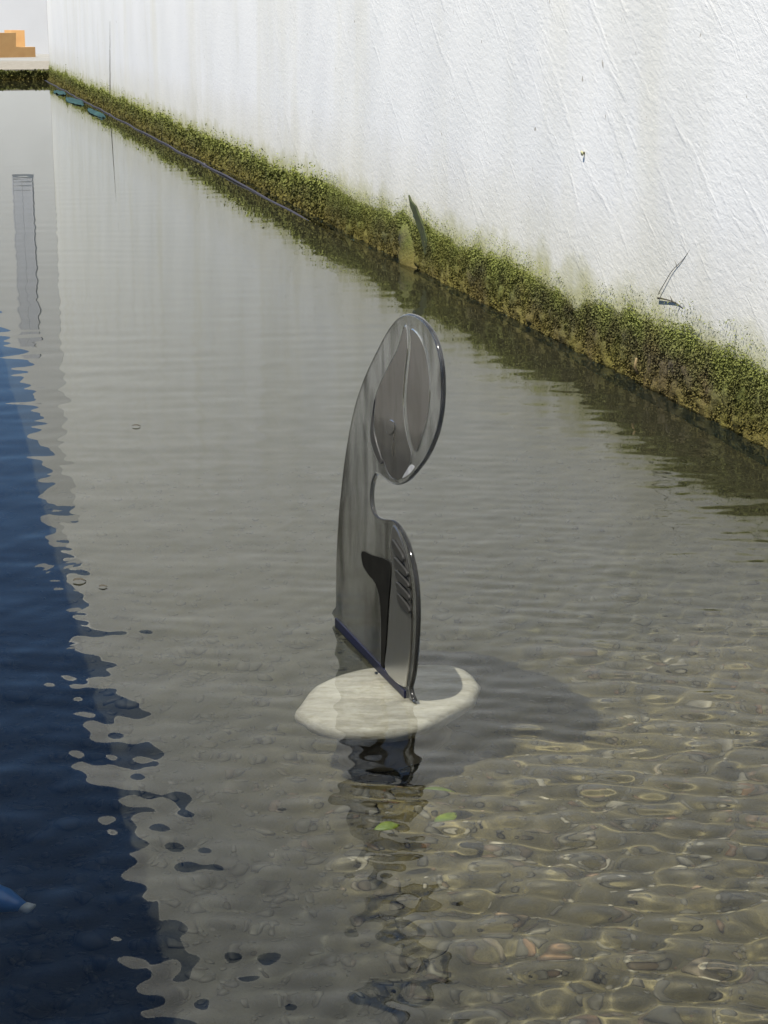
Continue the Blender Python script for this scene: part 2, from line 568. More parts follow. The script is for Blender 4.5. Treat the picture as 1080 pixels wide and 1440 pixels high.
# tall shuttered window in it (seen only as a mirror image in the water)
ua, z0 = far_point(19, 252)
ub, _ = far_point(44, 252)
_, z1 = far_point(30, 475)
wlo, whi = ub, ua
win = empty('tall_window', F3((wlo + whi) / 2, 0, z0))
tag(win, 'tall narrow grey shuttered window high in the far pale wall', 'window')
def wbox(name, na, nb, za, zb, d0, d1, mat, parent):
    bm = bmesh.new()
    prism(bm, local(parent, [F3(na, d0, za), F3(nb, d0, za), F3(nb, d0, zb), F3(na, d0, zb)]), FN * (d1 - d0))
    return bm_obj(name, bm, mat, parent)
for k in range(2):
    a = wlo + 0.003 + k * (whi - wlo) / 2
    b = a + (whi - wlo) / 2 - 0.006
    sh = wbox('shutter', a, b, z0 + 0.04, z1 - 0.04, 0.04, 0.006, M_shutter, win)
    nsl = 14
    for j in range(nsl):
        zz = z0 + 0.1 + j * (z1 - z0 - 0.2) / nsl
        wbox('slat', a + 0.02, b - 0.02, zz, zz + (z1 - z0 - 0.2) / nsl * 0.7, 0.052, 0.042, M_shutter, sh)
for (na, nb, za, zb) in ((wlo - 0.04, wlo, z0, z1), (whi, whi + 0.04, z0, z1), (wlo - 0.04, whi + 0.04, z1, z1 + 0.06)):
    wbox('frame', na, nb, za, zb, 0.045, 0.005, M_frame, win)
wbox('sill', wlo - 0.05, whi + 0.05, z0 - 0.05, z0 - 0.002, 0.05, 0.005, M_frame, win)

# orange steps beyond the ledge: the broad side is turned from the sun, the block behind faces it
ON = Vector((0.56, -0.83, 0)).normalized()
O_P = W(WLEN + 15.0, 2.0, 0)
BASE_Z = 0.04
EYE = Vector((0, 0, CAM_H))
def oh(x, y, d=0.0, n=ON):
    return plane_hit(EYE, ray(x, y), O_P - ON * d, n)
def flat(p):
    return Vector((p.x, p.y, BASE_Z))
pL, pM, pR = oh(-30, 46), oh(22.5, 46), oh(49.5, 66)
pMl = oh(22.5, 66)
steps = empty('stepped_wall', flat((pL + pR) / 2))
tag(steps, 'small orange rendered stepped wall standing beyond the mossy ledge', 'steps')
bm = bmesh.new()
prism(bm, local(steps, [flat(pL), flat(pR), pR, Vector((pMl.x, pMl.y, pR.z)), pM, Vector((pL.x, pL.y, pM.z))]), ON * -0.3)
bm_obj('front_wall', bm, M_orange, steps)
BN = Vector((-0.35, -0.94, 0)).normalized()
q0 = oh(16, 43, 1.2)
def bh(x, y):
    return plane_hit(EYE, ray(x, y), q0, BN)
q1 = bh(34.5, 42.5)
bm = bmesh.new()
prism(bm, local(steps, [flat(q0), flat(q1), q1, Vector((q0.x, q0.y, q1.z))]), Vector((-0.28, 0.42, 0)))
bm_obj('back_block', bm, M_orange, steps)

# left parapet, the bank behind it, and the near end of the basin
par = empty('parapet', W(0, PAR_N, 0))
tag(par, 'long low grey rendered parapet along the near side of the canal', 'parapet')
def par_box(name, s0, s1, n0, n1, z0, z1, mat):
    bm = bmesh.new()
    prism(bm, local(par, [W(s0, n0, z0), W(s1, n0, z0), W(s1, n1, z0), W(s0, n1, z0)]), Z * (z1 - z0))
    bmesh.ops.bevel(bm, geom=bm.edges[:], offset=0.012, segments=2, affect='EDGES')
    return bm_obj(name, bm, mat, par)
par_box('wall', S_BACK, WLEN - 0.1, PAR_N, PAR_N + 0.28, -0.8, PAR_H - 0.07, M_parapet)
s = S_BACK
while s < WLEN - 0.2:
    e = min(s + 1.2, WLEN - 0.1)
    par_box('coping_stone', s + 0.004, e - 0.004, PAR_N - 0.02, PAR_N + 0.31, PAR_H - 0.067, PAR_H, M_parapet)
    s = e
bank = box_wall('bank', S_BACK - 40, WLEN + 60, PAR_N + 0.285, PAR_N + 90, -0.88, 0.05, M_ground)
tag(bank, kind='structure')
near = box_wall('basin_end', S_BACK - 0.5, S_BACK, -0.6, PAR_N + 0.28, -0.85, PAR_H - 0.01, M_parapet)
tag(near, 'plain grey end wall of the basin behind the viewpoint', 'wall')

# ------------------------------------------------------------------ water
def graded(a, b, d0, growth, dmax):
    out, x, d = [a], a, d0
    while x < b:
        x += d
        d = min(d * growth, dmax)
        out.append(x)
    out[-1] = b
    return np.array(out)
S0, S1 = -4.7, -1.6
ws = np.concatenate([S0 - graded(0, S0 - S_BACK, 0.02, 1.06, 0.4)[::-1][:-1], np.arange(S0, S1, 0.0065), graded(S1, WLEN - 0.02, 0.0065, 1.0036, 0.13)])
wn_ = np.arange(-0.02, PAR_N + 0.02, 0.0075)
SS, NN = np.meshgrid(ws, wn_, indexing='ij')
PX = B.x + WD.x * SS + WN.x * NN
PY = B.y + WD.y * SS + WN.y * NN
DIST = np.sqrt(PX ** 2 + PY ** 2)
H = np.zeros_like(PX)
calm = 0.06 + 0.94 / (1 + (np.maximum(DIST - 2.3, 0) / 2.6) ** 2)
wr = np.random.default_rng(5)
NW = 64
RIGHT = 1 / (1 + np.exp(-(PX - 0.02) / 0.16))
for k in range(NW):
    lam = 0.028 * (0.75 / 0.028) ** (k / (NW - 1)) * wr.uniform(0.9, 1.1)
    th = math.radians(50) + wr.normal(0, 1.5)
    kx, ky = math.cos(th) * 2 * math.pi / lam, math.sin(th) * 2 * math.pi / lam
    slope = 0.011 if lam < 0.05 else 0.025 if lam < 0.12 else 0.013 if lam < 0.3 else 0.006
    ph = wr.uniform(0, 6.28)
    # let each train swell and fade over the surface
    lx, ly = wr.normal(0, 1.2, 2)
    env = 0.6 + 0.4 * np.sin(PX * lx + PY * ly + wr.uniform(0, 6.28))
    step = np.maximum(np.interp(SS, ws, np.gradient(ws)), 0.0075)
    ok = np.clip(lam / step / 4 - 1, 0, 1)
    side = (0.40 + 1.25 * RIGHT) if lam < 0.12 else (0.95 + 0.15 * RIGHT)
    H += slope * lam / (2 * math.pi) * env * ok * side * np.sin(kx * PX + ky * PY + ph)
H *= calm
# light breeze up the canal: crests across the line of sight, reaching far
for k in range(18):
    lam = 0.07 * (0.42 / 0.07) ** (k / 17) * wr.uniform(0.9, 1.1)
    th = math.radians(92) + wr.normal(0, 0.22)
    kx, ky = math.cos(th) * 2 * math.pi / lam, math.sin(th) * 2 * math.pi / lam
    env = 0.5 + 0.5 * np.sin(PY * wr.normal(0, 0.9) + PX * wr.normal(0, 0.8) + wr.uniform(0, 6.28))
    ok = np.clip(lam / step / 4 - 1, 0, 1)
    H += 0.0062 * lam / 6.283 * env * ok / (1 + (DIST / 11) ** 2) * (0.08 + 0.92 / (1 + np.exp(-(DIST - 4.4) / 0.35))) * np.sin(kx * PX + ky * PY + wr.uniform(0, 6.28))
# rings spreading from the foot of the sculpture and from something out of frame at right
for cx, cy, lam, slope, reach in ((0.0, 4.2, 0.085, 0.012, 0.9), (1.25, 3.6, 0.10, 0.034, 1.2)):
    R = np.sqrt((PX - cx) ** 2 + (PY - cy) ** 2)
    H += slope * lam / 6.283 * np.sin(6.283 * R / lam) * np.exp(-R / reach) * np.clip(R / 0.25, 0, 1)
co = np.stack([PX.ravel(), PY.ravel(), H.ravel()], 1)
water = np_obj('water', co, grid_quads(len(ws), len(wn_)), M_water)
tag(water, kind='structure')
water.cycles.is_caustics_caster = True
print('water quads', len(water.data.polygons), 'slope rms', np.std(np.diff(H[:600], axis=1)) / 0.0065)

# ------------------------------------------------------------------ gravel on the bed
def icosphere(sub):
    b = bmesh.new()
    bmesh.ops.create_icosphere(b, subdivisions=sub, radius=1)
    v = np.array([x.co[:] for x in b.verts])
    f = np.array([[x.index for x in y.verts] for y in b.faces])
    b.free()
    return v, f
IV2, IF2 = icosphere(2)
IV1, IF1 = icosphere(1)

def scatter_pebbles(name, n, s_rng, n_rng, r_med, r_sig, iv, jf, rmax):
    s = s_rng[0] + (s_rng[1] - s_rng[0]) * rng.random(n) ** 1.5
    w = rng.uniform(*n_rng, n)
    r = np.clip(r_med * np.exp(rng.normal(0, r_sig, n)), 0.004, rmax)
    sc = np.stack([r * rng.uniform(0.8, 1.45, n), r * rng.uniform(0.7, 1.1, n), r * rng.uniform(0.4, 0.75, n)], 1)
    ang = rng.uniform(0, 6.283, n)
    nv = len(iv)
    V = iv[None] * (1 + rng.normal(0, 0.10, (n, nv)))[..., None] * sc[:, None, :]
    ca, sa = np.cos(ang)[:, None], np.sin(ang)[:, None]
    x = V[..., 0] * ca - V[..., 1] * sa
    y = V[..., 0] * sa + V[..., 1] * ca
    z = V[..., 2] + rng.uniform(-0.25, 0.25, (n, 1)) * x
    px = B.x + WD.x * s + WN.x * w
    py = B.y + WD.y * s + WN.y * w
    pz = bed_z(s, w) + sc[:, 2] * 0.45
    co = np.stack([x + px[:, None], y + py[:, None], z + pz[:, None]], -1).reshape(-1, 3)
    F = (jf[None] + (np.arange(n) * nv)[:, None, None]).reshape(-1, 3)
    return np_obj(name, co, F, M_pebble)
grav = scatter_pebbles('gravel', 7000, (-4.9, -1.2), (0.05, PAR_N - 0.05), 0.0095, 0.40, IV2, IF2, 0.024)
tag(grav, 'loose brown and grey pebbles covering the bed of the clear water', 'gravel', kind='stuff')
grit = scatter_pebbles('grit', 8000, (-4.9, 0.5), (0.05, PAR_N - 0.05), 0.007, 0.35, IV1, IF1, 0.014)
tag(grit, 'fine dark grit lying between the pebbles on the bed', 'grit', kind='stuff')

def blob(name, center, rad, mat, seed, sub=3, amp=0.25, parent=None):
    b = bmesh.new()
    bmesh.ops.create_icosphere(b, subdivisions=sub, radius=1)
    for v in b.verts:
        d = noise.noise(v.co * 1.6 + Vector((seed * 7.1, seed * 3.3, 0)))
        d2 = noise.noise(v.co * 4.5 + Vector((0, seed * 5.7, 2)))
        v.co = v.co * (1 + amp * d + amp * 0.35 * d2)
        v.co = Vector((v.co.x * rad[0], v.co.y * rad[1], v.co.z * rad[2]))
    o = bm_obj(name, b, mat, parent, True)
    o.location = center
    return o

def bed_hit(x, y, z):
    """pixel -> point on the bed through the flat water"""
    w = on_level(x, y)
    r = ray(x, y).normalized()
    hr = math.hypot(r.x, r.y)
    sr = hr / 1.333
    t = sr / math.sqrt(1 - sr * sr)
    k = -z * t / hr
    return Vector((w.x + r.x * k, w.y + r.y * k, z))

# ------------------------------------------------------------------ stone under the sculpture
STONE_TOP = -0.012
outline = [(418, 1003), (430, 986), (452, 964), (496, 946), (555, 938), (618, 936), (648, 942), (667, 957), (669, 974), (655, 990), (626, 1008),
           (590, 1024), (545, 1030), (500, 1031), (462, 1026), (432, 1014)]
ol = [on_level(x, y, STONE_TOP) for x, y in outline]
cen = sum(ol, Vector()) / len(ol)
stone = empty('stone_slab', (cen.x, cen.y, -DEPTH))
tag(stone, 'pale flat limestone slab just under the water, carrying the glass sculpture', 'stone')
def resample(pts, per):
    out = []
    n = len(pts)
    for i in range(n):
        p0, p1, p2, p3 = (Vector(pts[(i + k - 1) % n]) for k in range(4))
        for j in range(per):
            t = j / per
            out.append(0.5 * ((2 * p1) + (p2 - p0) * t + (2 * p0 - 5 * p1 + 4 * p2 - p3) * t * t + (3 * p1 - p0 - 3 * p2 + p3) * t ** 3))
    return out
rim = resample(ol, 6)
def ring(scale, z, jit):
    out = []
    for i, p in enumerate(rim):
        d = (p - cen) * scale
        j = noise.noise(Vector((d.x * 14, d.y * 14, z * 30))) * jit
        out.append(Vector((cen.x + d.x * (1 + j), cen.y + d.y * (1 + j), z + noise.noise(Vector((p.x * 20, p.y * 20, 3.0 + scale * 4))) * 0.004)))
    return out
bm = bmesh.new()
rings = [ring(0.25, STONE_TOP, 0), ring(0.55, STONE_TOP, 0), ring(0.80, STONE_TOP - 0.001, 0.01), ring(0.93, STONE_TOP - 0.004, 0.02), ring(1.0, STONE_TOP - 0.012, 0.03),
         ring(1.03, STONE_TOP - 0.035, 0.05), ring(0.99, STONE_TOP - 0.07, 0.07), ring(0.88, STONE_TOP - 0.10, 0.08)]
rv = [[bm.verts.new(p - stone.location) for p in r] for r in rings]
n = len(rim)
for r0, r1 in zip(rv, rv[1:]):
    for k in range(n):
        bm.faces.new((r0[k], r0[(k + 1) % n], r1[(k + 1) % n], r1[k]))
c = bm.verts.new(Vector((cen.x, cen.y, STONE_TOP)) - stone.location)
for k in range(n):
    bm.faces.new((c, rv[0][(k + 1) % n], rv[0][k]))
bm.faces.new(rv[-1])
bmesh.ops.recalc_face_normals(bm, faces=bm.faces)
slab = bm_obj('slab', bm, M_stone, stone, True)
foot = blob('rubble_foot', (0, 0, (STONE_TOP - 0.09 + DEPTH) / 2), (0.13, 0.11, (DEPTH + STONE_TOP - 0.07) / 2 * 1.15), M_concrete, 3, 3, 0.3, stone)

# ------------------------------------------------------------------ the glass sculpture
P_A = on_level(472, 878)
P_B = on_level(575, 983)
U = Vector((P_B.x - P_A.x, P_B.y - P_A.y, 0)).normalized()      # along the profile, towards the camera
V_ = Vector((-U.y, U.x, 0))
if V_.x > 0:
    V_ = -V_                                                     # out of the face that looks left and to the camera
sc_root = empty('glass_sculpture', (P_B.x, P_B.y, STONE_TOP))
tag(sc_root, 'grey translucent glass sculpture like a curved bird, standing in the water on stone', 'sculpture')
def prof_pt(x, y, off=0.0):        # pixel -> (s, z) on the sculpture's vertical plane
    r = ray(x, y)
    o = Vector((0, 0, CAM_H))
    t = (P_B + V_ * off - o).dot(V_) / r.dot(V_)
    p = o + r * t
    return ((p - P_B).dot(U), p.z - STONE_TOP)
def P3(s, z, off=0.0):             # relative to the root
    return U * s + V_ * off + Z * z

THICK = 0.011
px_out = [(573, 441), (588, 446), (602, 460), (612, 480), (619, 510), (621, 545), (619, 580), (612, 613), (599, 643), (583, 665), (571, 677),
          (558, 682), (547, 679), (537, 671), (529, 667), (524, 675), (521, 690), (521, 706), (524, 719), (531, 727), (541, 730), (553, 732), (563, 745), (573, 768),
          (582, 805), (586, 850), (585, 900), (581, 945), (576, 968), (572, 982)]
px_left = [(473, 875), (472, 850), (472, 820), (473, 770), (477, 710), (485, 640), (496, 580), (510, 535), (528, 495), (546, 462), (560, 446)]
pr = [prof_pt(*p) for p in px_out] + [prof_pt(*p) for p in px_left]
zb = 0.012
pr = [(s, max(z, zb - 0.012)) for s, z in pr]
prof = [(v.x, v.y) for v in resample([Vector((s, z, 0)) for s, z in pr], 5)]
# keep the long straight foot straight
def inset(poly, d):
    n = len(poly)
    out = []
    for i in range(n):
        p0, p1, p2 = (Vector(poly[(i + k - 1) % n]) for k in range(3))
        t = (p2 - p0)
        if t.length < 1e-6:
            out.append(tuple(p1))
            continue
        t.normalize()
        nn = Vector((t.y, -t.x))
        out.append((p1.x + nn.x * d, p1.y + nn.y * d))
    return out
area = sum(prof[i][0] * prof[(i + 1) % len(prof)][1] - prof[(i + 1) % len(prof)][0] * prof[i][1] for i in range(len(prof)))
sgn = -1 if area > 0 else 1         # inset() moves inwards for clockwise outlines
def slab_mesh(poly, t0, t1, bev, seg=3, sg=None):
    """rounded slab between offsets t0 < t1 along V_"""
    sg = sgn if sg is None else sg
    bm = bmesh.new()
    layers = []
    for k in range(seg + 1):
        a = k / seg * math.pi / 2
        layers.append((t1 - bev * (1 - math.sin(a)) if False else t1 - bev + bev * math.cos(a), bev * (1 - math.sin(a))))
    lays = layers + [(t0 + t1 - l, i) for l, i in layers[::-1]]
    rv = []
    for off, ins in lays:
        pp = inset(poly, sg * ins)
        rv.append([bm.verts.new(P3(s, z, off)) for s, z in pp])
    n = len(poly)
    for r0, r1 in zip(rv, rv[1:]):
        for k in range(n):
            bm.faces.new((r0[k], r0[(k + 1) % n], r1[(k + 1) % n], r1[k])).smooth = True
    f0 = bm.faces.new(rv[0])
    f1 = bm.faces.new(rv[-1][::-1])
    bmesh.ops.recalc_face_normals(bm, faces=bm.faces)
    bmesh.ops.triangulate(bm, faces=[f0, f1], ngon_method='EAR_CLIP')
    return bm
def keep_normals(o):
    return o
body = bm_obj('body', slab_mesh(prof, -THICK, 0.0, 0.0045), M_glass, sc_root)

def relief(name, px, h0, h1, mat, per=4, bev=0.0025, parent=None):
    pts = [Vector((*prof_pt(*p), 0)) for p in px]
    pl = [(v.x, v.y) for v in resample(pts, per)]
    ar = sum(pl[i][0] * pl[(i + 1) % len(pl)][1] - pl[(i + 1) % len(pl)][0] * pl[i][1] for i in range(len(pl)))
    return bm_obj(name, slab_mesh(pl, h0, h1, bev, 2, -1 if ar > 0 else 1), mat, parent or sc_root)

# carved face of the head
face = relief('face', [(572, 456), (575, 490), (571, 530), (569, 570), (574, 612), (581, 640), (574, 662), (562, 675), (550, 669), (541, 648), (531, 624), (525, 598), (529, 560), (543, 525), (560, 492)],
              0.0006, 0.004, M_glass_face, 4, 0.003)
relief('cheek', [(579, 462), (592, 474), (601, 500), (606, 540), (604, 580), (595, 615), (586, 636), (578, 612), (573, 570), (575, 530), (579, 490)],
       0.0006, 0.003, M_glass_face, 4, 0.002)
relief('ear', [(551, 590), (557, 594), (558, 604), (552, 611), (546, 606), (546, 596)], 0.0046, 0.0058, M_glass_face, 4, 0.0010)
relief('throat', [(530, 560), (524, 600), (526, 626), (536, 650), (540, 648), (532, 622), (527, 595)], 0.0006, 0.006, M_glass_dark, 3, 0.001)
relief('beak_notch_glint', [(581, 653), (586, 657), (578, 667), (569, 672), (575, 661)], 0.0046, 0.0056, M_glint, 3, 0.0006)
# carved fold, its dark painted on in black, and the darker wing behind it
relief('fold_shade', [(511, 775), (524, 780), (538, 784), (549, 789), (552, 800), (548, 850), (545, 900), (541, 944), (538, 946), (538, 900), (537, 850), (531, 822), (519, 806), (512, 793)],
       0.0006, 0.0045, M_black, 3, 0.001)
wing = relief('wing', [(556, 738), (569, 763), (578, 802), (582, 850), (581, 900), (576, 950), (570, 966), (545, 942), (548, 900), (551, 850), (554, 800), (552, 770)],
              0.0006, 0.006, M_glass_dark, 4, 0.003)
for (fx, fy, w, hh) in ((565, 774, 13, 32), (569, 797, 15, 28), (571, 814, 15, 26), (572, 831, 15, 26), (573, 848, 14, 28)):
    relief('feather', [(fx - w * 0.55, fy - hh * 0.5), (fx - w * 0.1, fy - hh * 0.28), (fx + w * 0.62, fy + hh * 0.22), (fx + w * 0.62, fy + hh * 0.5), (fx + w * 0.1, fy + hh * 0.28), (fx - w * 0.5, fy - hh * 0.08)],
           0.0066, 0.0125, M_glass_dark, 3, 0.002)
# bottom edge strip, its blue sky reflection painted into the colour
e0, e1 = prof_pt(474, 869), prof_pt(571, 976)
bm = bmesh.new()
prism(bm, [P3(e0[0], 0.002, 0.001), P3(e1[0] + 0.004, 0.002, 0.001), P3(e1[0] + 0.004, 0.026, 0.001), P3(e0[0], 0.034, 0.001)], V_ * 0.005)
bm_obj('edge_reflection_strip', bm, M_edgeblue, sc_root)

# ------------------------------------------------------------------ moss along the wall foot
def moss_top(s):
    v = 0.26 + 0.08 * noise.noise(Vector((s * 0.7, 0, 0))) + 0.06 * noise.noise(Vector((s * 2.6, 3, 0))) + 0.03 * noise.noise(Vector((s * 7.5, 9, 0)))
    return v
FIN_S, _ = on_wall(590, 372)
def gap_near_fin(s):
    return 1.0 - 0.45 * math.exp(-((s - FIN_S - 0.05) / 0.28) ** 2)
ms = np.concatenate([np.arange(S_BACK + 0.05, -1.6, 0.08), np.arange(-1.6, 6, 0.02), np.arange(6, 14, 0.05), np.arange(14, WLEN - 0.02, 0.12)])
mz = np.linspace(-0.12, 1, 26)
verts = []
for s in ms:
    top = moss_top(s) * (0.75 + 0.25 * gap_near_fin(s))
    for t in mz:
        z = t * top * 0.86
        prof_t = max(0.0, 1 - max(t, 0.0) ** 1.3)
        th = (0.006 + 0.030 * prof_t * gap_near_fin(s)) * (0.6 + 0.8 * abs(noise.noise(Vector((s * 3.2, z * 5, 1))))) + 0.022 * prof_t * noise.noise(Vector((s * 13, z * 15, 5))) + 0.010 * noise.noise(Vector((s * 38, z * 40, 2)))
        if t >= 0.999:
            th = -0.02
        verts.append((s, max(th, -0.02), z))
mossb = np_obj('moss', np.array(verts), grid_quads(len(ms), len(mz))[:, ::-1], M_moss)
mossb.matrix_world = WALL_M
tag(mossb, 'thick green and ochre moss band growing along the foot of the white wall', 'moss', kind='stuff')

# leafy tufts on the moss
def tufts(name, n, s0, s1, size, seed, powr=1.0):
    r = np.random.default_rng(seed)
    co, fc = np.zeros((n * 5, 3)), np.zeros((n * 2, 4), int)
    k = 0
    for i in range(n):
        s = s0 + (s1 - s0) * r.random() ** powr
        top = moss_top(s) * (0.75 + 0.25 * gap_near_fin(s))
        t = r.random() ** 0.8
        if t > 0.93 and r.random() < 0.5:
            t += r.random() ** 2 * 0.35
        z = t * top
        if r.random() > gap_near_fin(s) + 0.2:
            continue
        th = (0.006 + 0.030 * max(0.0, 1 - t ** 1.3) * gap_near_fin(s)) * (0.6 + 0.8 * abs(noise.noise(Vector((s * 3.2, z * 5, 1))))) * 0.9
        L = size * r.uniform(0.5, 1.5) * (0.75 if t > 0.9 else 1.0)
        d = Vector((r.normal(0, 0.8), 0.25 + r.random() * 0.4, r.normal(0.3, 0.7))).normalized()
        side = d.cross(Vector((r.normal(), r.normal(), r.normal()))).normalized() * L * 0.34
        b0 = Vector((s, th, z))
        co[k * 4:k * 4 + 4] = [b0 - side * 0.3, b0 + d * L * 0.5 - side, b0 + d * L + Vector((0, 0, -L * 0.2)), b0 + d * L * 0.5 + side]
        fc[k] = (k * 4, k * 4 + 1, k * 4 + 2, k * 4 + 3)
        k += 1
    o = np_obj(name, co[:k * 4], fc[:k], M_tuft, False)
    o.matrix_world = WALL_M
    return o
t1 = tufts('moss_tufts', 170000, -1.5, 7.5, 0.0085, 1)
tag(t1, 'small leafy moss tufts bristling from the moss band below the white wall', 'moss', kind='stuff')
t2 = tufts('moss_fringe', 30000, 7.5, WLEN - 0.1, 0.02, 2, 1.5)
tag(t2, 'coarse moss fringe on the distant stretch of the white wall foot', 'moss', kind='stuff')
# moss on the front of the far ledge
v, fcs = [], []
r = np.random.default_rng(4)
for i in range(5200):
    n_ = r.uniform(-0.02, 4.2)
    z = r.random() ** 1.1 * (LEDGE_Z - 0.03 + 0.035 * noise.noise(Vector((n_ * 2.5, 0, 8))))
    L = r.uniform(0.02, 0.06)
    d = Vector((-0.25, r.normal(0, 0.7), r.normal(0.1, 0.7))).normalized()
    sd = d.cross(Vector((r.normal(), r.normal(), r.normal()))).normalized() * L * 0.4
    b0 = Vector((WLEN - 0.05, n_, z))
    k = len(v)
    v += [b0 - sd, b0 + d * L - sd * 0.6, b0 + d * L + sd * 0.6, b0 + sd]
    fcs.append((k, k + 1, k + 2, k + 3))
k = len(v)
v += [Vector((WLEN - 0.056, -0.02, -0.1)), Vector((WLEN - 0.056, 4.4, -0.1)), Vector((WLEN - 0.056, 4.4, LEDGE_Z - 0.03)), Vector((WLEN - 0.056, -0.02, LEDGE_Z - 0.03))]
fcs.append((k, k + 3, k + 2, k + 1))
lm = mesh_obj('ledge_moss', v, fcs, M_tuft)
lm.matrix_world = WALL_M
tag(lm, 'moss hanging on the front of the low ledge across the canal end', 'moss', kind='stuff')

# ------------------------------------------------------------------ small things
# worn mortar fin with a mossy slot at the wall foot, the slot's shade painted on a strip
fin = empty('mortar_fin', W(FIN_S, 0, 0))
tag(fin, 'mossy mortar fin with a dark upright slot, breaking the moss band', 'mortar lump')
bm = bmesh.new()
nz_, na = 18, 9
rows = []
for j in range(nz_):
    t = j / (nz_ - 1)
    z = -0.08 + 0.36 * t
    w = 0.24 * (1 - t) ** 0.7 + 0.03
    dpt = 0.085 * (1 - t) ** 0.8 + 0.006
    row = []
    for k in range(na):
        a = math.pi * k / (na - 1)
        x = math.cos(a) * w + 0.12 + 0.20 * t
        y = math.sin(a) * dpt
        d = 1 + 0.35 * noise.noise(Vector((x * 14, y * 14, z * 12)))
        row.append(bm.verts.new(WD * (x * d) + WN * (y * d - 0.012) + Z * z))
    rows.append(row)
for r0, r1 in zip(rows, rows[1:]):
    for k in range(na - 1):
        bm.faces.new((r0[k], r0[k + 1], r1[k + 1], r1[k]))
bm.faces.new(rows[-1])
bmesh.ops.recalc_face_normals(bm, faces=bm.faces)
bm_obj('lump', bm, M_moss, fin, True)
bm = bmesh.new()
sp_ = [on_wall(x, y, 0.03) for x, y in ((571, 274), (574, 282), (581, 290), (587, 306), (593, 322), (597, 336), (598, 354), (594, 360), (591, 346), (588, 330), (583, 318), (579, 303), (574, 292))]
prism(bm, local(fin, [W(s, 0.006, z) for s, z in sp_]), WN * 0.012)
bmesh.ops.bevel(bm, geom=bm.edges[:], offset=0.002, segments=1, affect='EDGES')
bm_obj('slot_shade_strip', bm, M_slot_shade, fin)

# hose lying along the waterline
pts = []
s = on_wall(500, 332)[0]
HS = s
while s < WLEN - 0.3:
    pts.append(W(s, 0.13 + 0.035 * noise.noise(Vector((s * 0.8, 0, 0))), 0.003 + 0.010 * noise.noise(Vector((s * 0.5, 4, 0))) - 0.07 * math.exp(-(s - HS) / 0.6)))
    s += 0.25
hose = empty('hose', pts[0])
bm = bmesh.new()
tube(bm, local(hose, pts), 0.011, 8)
bm_obj('tube', bm, M_hose, hose, True)
for k in (24, 60):
    bm = bmesh.new()
    tube(bm, local(hose, [pts[k], pts[k] + (pts[k + 1] - pts[k]) * 0.4]), 0.019, 8)
    bm_obj('clamp', bm, M_hose, hose, True)
tag(hose, 'thin dark hose lying along the waterline at the foot of the white wall', 'hose')

# blue-green plastic sheet in the far corner
def crumple(name, center, lx, ly, seed, mat, amp=0.05, nx=14, ny=8, lift=0.01):
    v, f = [], []
    for i in range(nx):
        for j in range(ny):
            a, b = i / (nx - 1) - 0.5, j / (ny - 1) - 0.5
            z = lift + amp * abs(noise.noise(Vector((a * 5 + seed, b * 4, seed)))) + amp * 0.5 * noise.noise(Vector((a * 11, b * 9, seed)))
            taper = 1 - 0.7 * abs(2 * a) ** 1.5
            v.append(WD * (a * lx) + WN * (b * ly * taper) + Z * z)
    for i in range(nx - 1):
        for j in range(ny - 1):
            k = i * ny + j
            f.append((k, k + ny, k + ny + 1, k + 1))
    o = mesh_obj(name, v, f, mat, None, True)
    o.location = center
    m = o.modifiers.new('thickness', 'SOLIDIFY')
    m.thickness = 0.004
    return o
for k, (x, y, lx, ly, lab) in enumerate(((105, 143, 2.6, 0.24, 'largest crumpled blue-green plastic sheet floating in the corner by the ledge'),
                                         (84, 131, 1.8, 0.2, 'narrow blue-green plastic strip floating in the corner nearest the ledge'),
                                         (135, 160, 2.2, 0.16, 'small blue-green plastic scrap floating beside the hose'))):
    c = on_level(x, y)
    sh = crumple('plastic_sheet', (c.x, c.y, 0), lx, ly, k * 3.7 + 1, M_sheet, 0.035, 16, 8, 0.004)
    tag(sh, lab, 'plastic sheet', 'plastic floating in the far corner')

# twig in the moss, dry roots on the plaster
s, z = on_wall(900, 515, 0.12)
tw = bmesh.new()
p0 = W(s, 0.13, z)
tube(tw, [Vector((0, 0, 0)) - WD * 0.01 - Z * 0.03, WN * 0.012, WD * 0.012 * -1 + Z * 0.035 + WN * 0.01], [0.006, 0.006, 0.004], 6)
two = bm_obj('twig', tw, M_twig, None, True)
two.location = p0
tag(two, 'short pale twig stuck upright in the ochre moss', 'twig')
def root(name, px, rad, lab):
    pts = []
    for (x, y) in px:
        s, z = on_wall(x, y)
        pts.append(W(s, 0.001, z))
    b = bmesh.new()
    o = empty(name, pts[0])
    q = [Vector(p) for p in resample(pts, 4)[:-7]]
    tube(b, local(o, q), [rad * (1 - 0.6 * i / len(q)) for i in range(len(q))], 6)
    bm_obj('stem', b, M_root, o, True)
    b = bmesh.new()
    m = q[len(q) // 2]
    tube(b, local(o, [m, m + Z * 0.02 + WD * 0.012 + WN * 0.006]), [rad * 0.6, rad * 0.3], 5)
    bm_obj('side_shoot', b, M_root, o, True)
    tag(o, lab, 'root')
root('dry_root', [(928, 412), (936, 396), (946, 380), (958, 368), (966, 358), (978, 340), (985, 332)], 0.0018, 'thin dark dry root climbing the white plaster above the moss')
root('hanging_root', [(926, 420), (936, 421), (946, 424), (954, 428), (961, 434), (964, 440)], 0.0035, 'dark curled root bending out of the moss top on the plaster')
